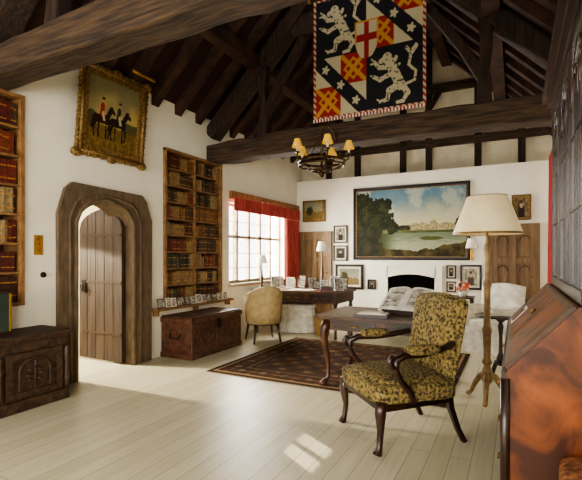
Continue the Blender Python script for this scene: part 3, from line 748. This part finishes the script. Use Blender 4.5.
# wicker basket & white skirted stool
mb=MB(); mb.lathe([(.11,0),(.115,.01),(.145,.30),(.15,.32),(.14,.32),(.105,.02)],(0,0,0),wicker,20); mb.build('wicker_basket',(-2.93,6.85,.001))
mb=MB(); vs=[];n=60
for j,(z,r) in enumerate(((.01,.30),(.2,.28),(.44,.26))):
    for i in range(n): a=2*pi*i/n; q=r+(.02*(1-j/2))*math.sin(a*14); vs.append((q*math.cos(a)*1.3,q*math.sin(a)*.8,z))
fs=[(j*n+i,j*n+(i+1)%n,(j+1)*n+(i+1)%n,(j+1)*n+i) for j in range(2) for i in range(n)]
mb.add(vs,fs,white_f,True); mb.rbox((0,0,.46),(.68,.42,.09),white_f,.5,12)
mb.build('skirted_stool',(-3.50,7.0,0.001))

# ------------------------------------------------------------------ bureau bookcase (right)
mb=MB(); W=1.9; y0=2.3;y1=4.2; xf,xu,xb=-.04,.25,.625
mb.prism([(xf,.10),(xb,.10),(xb,1.12),(xu,1.12),(xf,.80)],'y',y0,y1,burr)
L=Vector((xu-xf,0,.32)); nrm=Vector((-.32,0,xu-xf)).normalized()
def sl(t,y,o): p=Vector((xf,y,.80))+L*t+nrm*o; return tuple(p)
mb.add([sl(.02,y0+.02,.0),sl(.98,y0+.02,.0),sl(.98,y1-.02,.0),sl(.02,y1-.02,.0),sl(.02,y0+.02,.018),sl(.98,y0+.02,.018),sl(.98,y1-.02,.018),sl(.02,y1-.02,.018)],[(4,5,6,7),(0,1,5,4),(1,2,6,5),(2,3,7,6),(3,0,4,7)],mahog)
mb.add([sl(.10,y0+.12,.019),sl(.90,y0+.12,.019),sl(.90,y1-.12,.019),sl(.10,y1-.12,.019)],[(0,1,2,3)],burr)
mb.tube([sl(.55,(y0+y1)/2,.02),sl(.55,(y0+y1)/2,.03)],.02,brass,10)
mb.box(xf-.02,xf,y0-.01,y1+.01,.77,.80,mahog_d); mb.box(xf-.03,xb,y0-.015,y1+.015,.08,.13,mahog_d)
for z0_,z1_ in((.15,.34),(.36,.55),(.57,.75)):
    mb.box(xf-.012,xf,y0+.05,y1-.05,z0_,z1_,mahog_d)
    for yy in(y0+.4,y1-.4):
        mb.box(xf-.016,xf-.01,yy-.05,yy+.05,(z0_+z1_)/2-.02,(z0_+z1_)/2+.03,brass)
        mb.tube([(xf-.018,yy-.04,(z0_+z1_)/2+.01),(xf-.045,yy-.03,(z0_+z1_)/2-.015),(xf-.045,yy+.03,(z0_+z1_)/2-.015),(xf-.018,yy+.04,(z0_+z1_)/2+.01)],.005,brass,6)
mb.tube([(xf-.004,y0+.0,.13),(xf-.004,y0+.0,.77)],.022,mahog_d,8)
for xx in(xf,xb-.14):
    for yy in(y0,y1-.14): mb.box(xx,xx+.14,yy,yy+.14,0,.09,mahog_d)
ux=xu+.01; zt=2.58
mb.box(ux+.02,xb,y0+.03,y0+.06,1.12,zt,burr); mb.box(ux+.02,xb,y1-.06,y1-.03,1.12,zt,mahog_d); mb.box(xb-.02,xb,y0+.03,y1-.03,1.12,zt,mahog_d)
mb.box(ux+.02,xb,y0+.03,y1-.03,1.12,1.16,mahog_d)
mb.box(ux-.03,xb,y0-.02,y1+.02,zt,zt+.05,mahog_d); mb.box(ux-.06,xb,y0-.05,y1+.05,zt+.05,zt+.13,mahog_d); mb.box(ux+.0,xb,y0+.0,y1-.0,zt+.13,zt+.2,mahog_d)
k=3; dw=(W-.06)/k
for i in range(k):
    a=y0+.03+dw*i; b_=a+dw
    for p,q in((a,a+.035),(b_-.035,b_)): mb.box(ux+.008,ux+.03,p,q,1.13,zt,mahog_d)
    mb.box(ux,ux+.03,a,b_,1.13,1.19,mahog_d); mb.box(ux,ux+.03,a,b_,zt-.06,zt,mahog_d)
    mb.box(ux+.022,ux+.025,a+.03,b_-.03,1.18,zt-.05,pane)
    c=(a+b_)/2; hw=dw/2-.045
    for f in(-.33,.33,0): mb.box(ux+.016,ux+.022,c+f*hw-.005,c+f*hw+.005,1.19,zt-.3,mahog_d)
    for z in(1.6,2.0): mb.box(ux+.016,ux+.022,a+.04,b_-.04,z-.006,z+.006,mahog_d)
    for cc,rr in((c-hw*.5,hw*.5),(c+hw*.5,hw*.5),(c,hw*.98),(c-hw*.66,hw*.34),(c+hw*.66,hw*.34)):
        for sg in(-1,1):
            mb.tube([(ux+.020,cc+sg*rr*(1-t*t*1.0),zt-.42+.30*math.sin(t*pi/2)*(rr/hw)**.5) for t in [j/8 for j in range(9)]],.005,mahog_d,5)
mb.build('bureau_bookcase')
mb=MB(); mb.box(-.08,.08,-.1,.1,0,.004,paper); mb.box(-.06,.06,-.08,.08,.004,.012,leather)
ang=math.atan2(.32,xu-xf)
mb.build('notebook',(xf+.12*math.cos(ang)+nrm.x*.021,3.75,.80+.12*math.sin(ang)+nrm.z*.021),(0,-ang,0))
# stool bottom right
mb=MB(); mb.rbox((0,0,.43),(.44,.42,.13),orange_f,.4,14); mb.box(-.2,.2,-.19,.19,.31,.38,mahog_d)
for x in(-.17,.17):
    for y in(-.16,.16): mb.tube([(x,y,.32),(x,y,0)],[.026,.018],mahog_d,8)
mb.build('upholstered_stool',(.38,2.05,0))

# ------------------------------------------------------------------ banner
def lion(x,y):
    p=(x,y)
    S=[((.62,.32),(.47,.62),.085),((.47,.62),(.40,.76),.08),((.38,.80),(.38,.80),.085),((.34,.78),(.27,.76),.045),((.42,.64),(.24,.66),.04),((.24,.66),(.15,.76),.032),((.42,.52),(.25,.46),.04),((.25,.46),(.14,.52),.032),((.60,.34),(.42,.26),.06),((.42,.26),(.38,.12),.038),((.38,.12),(.26,.10),.032),((.66,.30),(.74,.18),.05),((.74,.18),(.66,.06),.035),((.66,.06),(.56,.05),.028),
       ((.70,.32),(.86,.36),.022),((.86,.36),(.88,.50),.022),((.88,.50),(.76,.62),.022),((.76,.62),(.80,.80),.025),((.80,.80),(.88,.90),.04),((.80,.80),(.72,.90),.028),((.5,.7),(.54,.78),.03),((.48,.62),(.60,.66),.02),((.14,.76),(.10,.82),.015),((.14,.74),(.08,.74),.015),((.14,.52),(.08,.55),.015),((.26,.10),(.2,.14),.015)]
    return any(cap(p,a,b_,r) for a,b_,r in S)
WH=(.70,.66,.55);BK=(.05,.05,.09);RD=(.55,.11,.09);GD=(.70,.51,.22)
def q_lion(x,y):
    if lion(x,y):
        return WH if nz2(x,y,22,4)>-.28 else (.3,.29,.27)
    return BK
def q_spencer(x,y):
    d=x+y-1
    if abs(d)<.17:
        for k in(.2,.5,.8):
            r=math.hypot(x-k,y-(1-k)); th=math.atan2(y-1+k,x-k)
            if r<.065+.018*math.cos(th*5): return WH
        return BK
    red=(x>.5 and y>.5) or (x<.5 and y<.5)
    if red:
        lx=(x%.5)*2;ly=(y%.5)*2
        if abs(lx-ly)<.1 or abs(lx+ly-1)<.1 or abs(abs(lx-.5)+abs(ly-.5)-.34)<.05: return GD
        return RD
    return WH
def bannerf(u,v):
    e=min(u,1-u,v,1-v)
    if e<.025:
        return RD if int((u+v)*40)%2==0 else WH
    x=(u-.025)/.95;y=(v-.025)/.95
    sx=(x-.5)/.11;sy=(y-.60)/.15
    if abs(sx)<1 and sy<1 and sy>-1.1+.9*abs(sx)**3-.0:
        if abs(sx)>.86 or sy>.9: return GD
        return RD if (abs(sx)<.22 or abs(sy-.05)<.2) else WH
    if x<.5 and y>.5: return q_lion(x*2,(y-.5)*2)
    if x>=.5 and y<.5: return q_lion((x-.5)*2,y*2)
    if x>=.5: return q_spencer((x-.5)*2,(y-.5)*2)
    return q_spencer(x*2,y*2)
mb=MB(); mb.tube([(-.78,0,.81),(.78,0,.81)],.02,oak_dark,8); mb.box(-.73,.73,.004,.010,-.79,.81,red_f)
for x in(-.76,.76): mb.rbox((x*1.04,0,.81),(.06,.06,.06),gilt,1,6)
for x in(-.5,.5): mb.tube([(x,0,.82),(x,.2,1.13)],.006,iron,6)
for i in range(70):
    x=-.725+1.45*i/69; mb.box(x-.008,x+.008,-.004,.004,-.825,-.785,red_f if i%2 else white_f)
bn=mb.build('heraldic_banner',(-1.67,5.31,3.95)); canvas('banner_cloth',1.46,1.6,260,280,bannerf,bn,0,mt=cloth_p)

# ------------------------------------------------------------------ chandelier
mb=MB(); R=.28
mb.tube([(R*math.cos(2*pi*i/36),R*math.sin(2*pi*i/36),0) for i in range(37)],.016,bronze,8)
mb.tube([(R*math.cos(2*pi*i/36),R*math.sin(2*pi*i/36),-.05) for i in range(37)],.010,bronze,8)
mb.tube([(.12*math.cos(2*pi*i/24),.12*math.sin(2*pi*i/24),-.11) for i in range(25)],.010,bronze,8)
mb.lathe([(.0,-.2),(.02,-.19),(.035,-.15),(.02,-.11),(.012,0),(.012,.2),(.03,.24),(.012,.28),(.012,.33)],(0,0,0),bronze,12)
for k in range(5):
    a=2*pi*k/5+.3; c,s_=math.cos(a),math.sin(a)
    mb.tube([(0,0,-.15),(c*.12,s_*.12,-.11),(c*.24,s_*.24,-.06),(c*R,s_*R,0),(c*(R+.05),s_*(R+.05),.02),(c*(R+.05),s_*(R+.05),.08)],.009,bronze,6)
    mb.tube([(0,0,.26),(c*.1,s_*.1,.2),(c*R,s_*R,.0)],.005,bronze,5)
    x,y=c*(R+.05),s_*(R+.05)
    mb.lathe([(.01,.07),(.035,.08),(.03,.09)],(x,y,0),bronze,10); mb.lathe([(.013,.09),(.013,.17)],(x,y,0),cream_mat,8)
    mb.lathe([(.065,.14),(.032,.24)],(x,y,0),shade_y,16,cap=False); mb.rbox((x,y,.19),(.03,.03,.06),shade_y,1,5)
    mb.tube([(x-.05,y,.16),(x+.05,y,.16)],.003,brass,4)
mb.tube([(0,0,.33),(-.03,0,.36),(0,0,.40),(.03,.0,.43),(0,.0,.45)],.009,bronze,6); mb.tube([(0,0,.44),(0,.2,.50),(0,.44,.46),(0,.49,.36)],.012,bronze,6)
mb.build('chandelier',(-2.10,4.88,2.50))

# ------------------------------------------------------------------ lights
def area(name,loc,target,sx,sy,e,c):
    L=D.lights.new(name,'AREA'); L.shape='RECTANGLE'; L.size=sx; L.size_y=sy; L.energy=e; L.color=c
    o=D.objects.new(name,L); col.objects.link(o); o.location=loc
    o.rotation_euler=(Vector(target)-Vector(loc)).to_track_quat('-Z','Y').to_euler(); return o
area('daylight_left_window',(XL-.9,7.3,1.75),(0,7.1,1.3),3.6,2.4,1500,(1,.96,.88))
area('rear_fill_light',(-2.0,YR-.4,1.9),(-2.6,5,1.7),3.5,2.0,270,(1,.95,.85))  # added fill lamp, shines in through the made-up rear opening
area('right_fill_light',(XR+.45,-1.6,1.6),(-4,2.5,1.2),1.6,1.5,170,(1,.95,.85))  # added fill lamp outside the made-up right-hand opening
area('hall_light',(-6.0,3.2,2.65),(-5.6,3.3,0),1.2,1.2,110,(1,.93,.80))
sp=D.lights.new('hall_streak_spot','SPOT'); sp.energy=1400; sp.spot_size=math.radians(34); sp.spot_blend=.2; sp.shadow_soft_size=.03; sp.color=(1,.88,.66)  # spot added in the hall to throw a bright streak through the door
so2=D.objects.new('hall_streak_spot',sp); col.objects.link(so2); so2.location=(-7.0,3.0,2.3); so2.rotation_euler=(Vector((-3.7,3.65,0))-so2.location).to_track_quat('-Z','Y').to_euler()
S=D.lights.new('sun','SUN'); S.energy=13; S.angle=.01; S.color=(1,.90,.72)
so=D.objects.new('sun',S); col.objects.link(so); so.rotation_euler=Vector((-.85,.5,-.35)).to_track_quat('-Z','Y').to_euler(); so.location=(6,-4,5)
w=D.worlds.new('sky'); bpy.context.scene.world=w; w.use_nodes=True
w.node_tree.nodes['Background'].inputs[0].default_value=(.97,.98,1,1); w.node_tree.nodes['Background'].inputs[1].default_value=4.5

# ------------------------------------------------------------------ camera
cd=D.cameras.new('camera'); cd.sensor_width=36; cd.lens=26.9; cd.shift_y=.0275; cd.clip_start=.05
cam=D.objects.new('camera',cd); col.objects.link(cam); cam.location=(0,0,1.35); cam.rotation_euler=(pi/2,0,math.radians(27.3))
bpy.context.scene.camera=cam
vs_=bpy.context.scene.view_settings
try: vs_.view_transform='AgX'; vs_.look='AgX - Medium High Contrast'
except Exception as e: print(e)
vs_.exposure=0.1
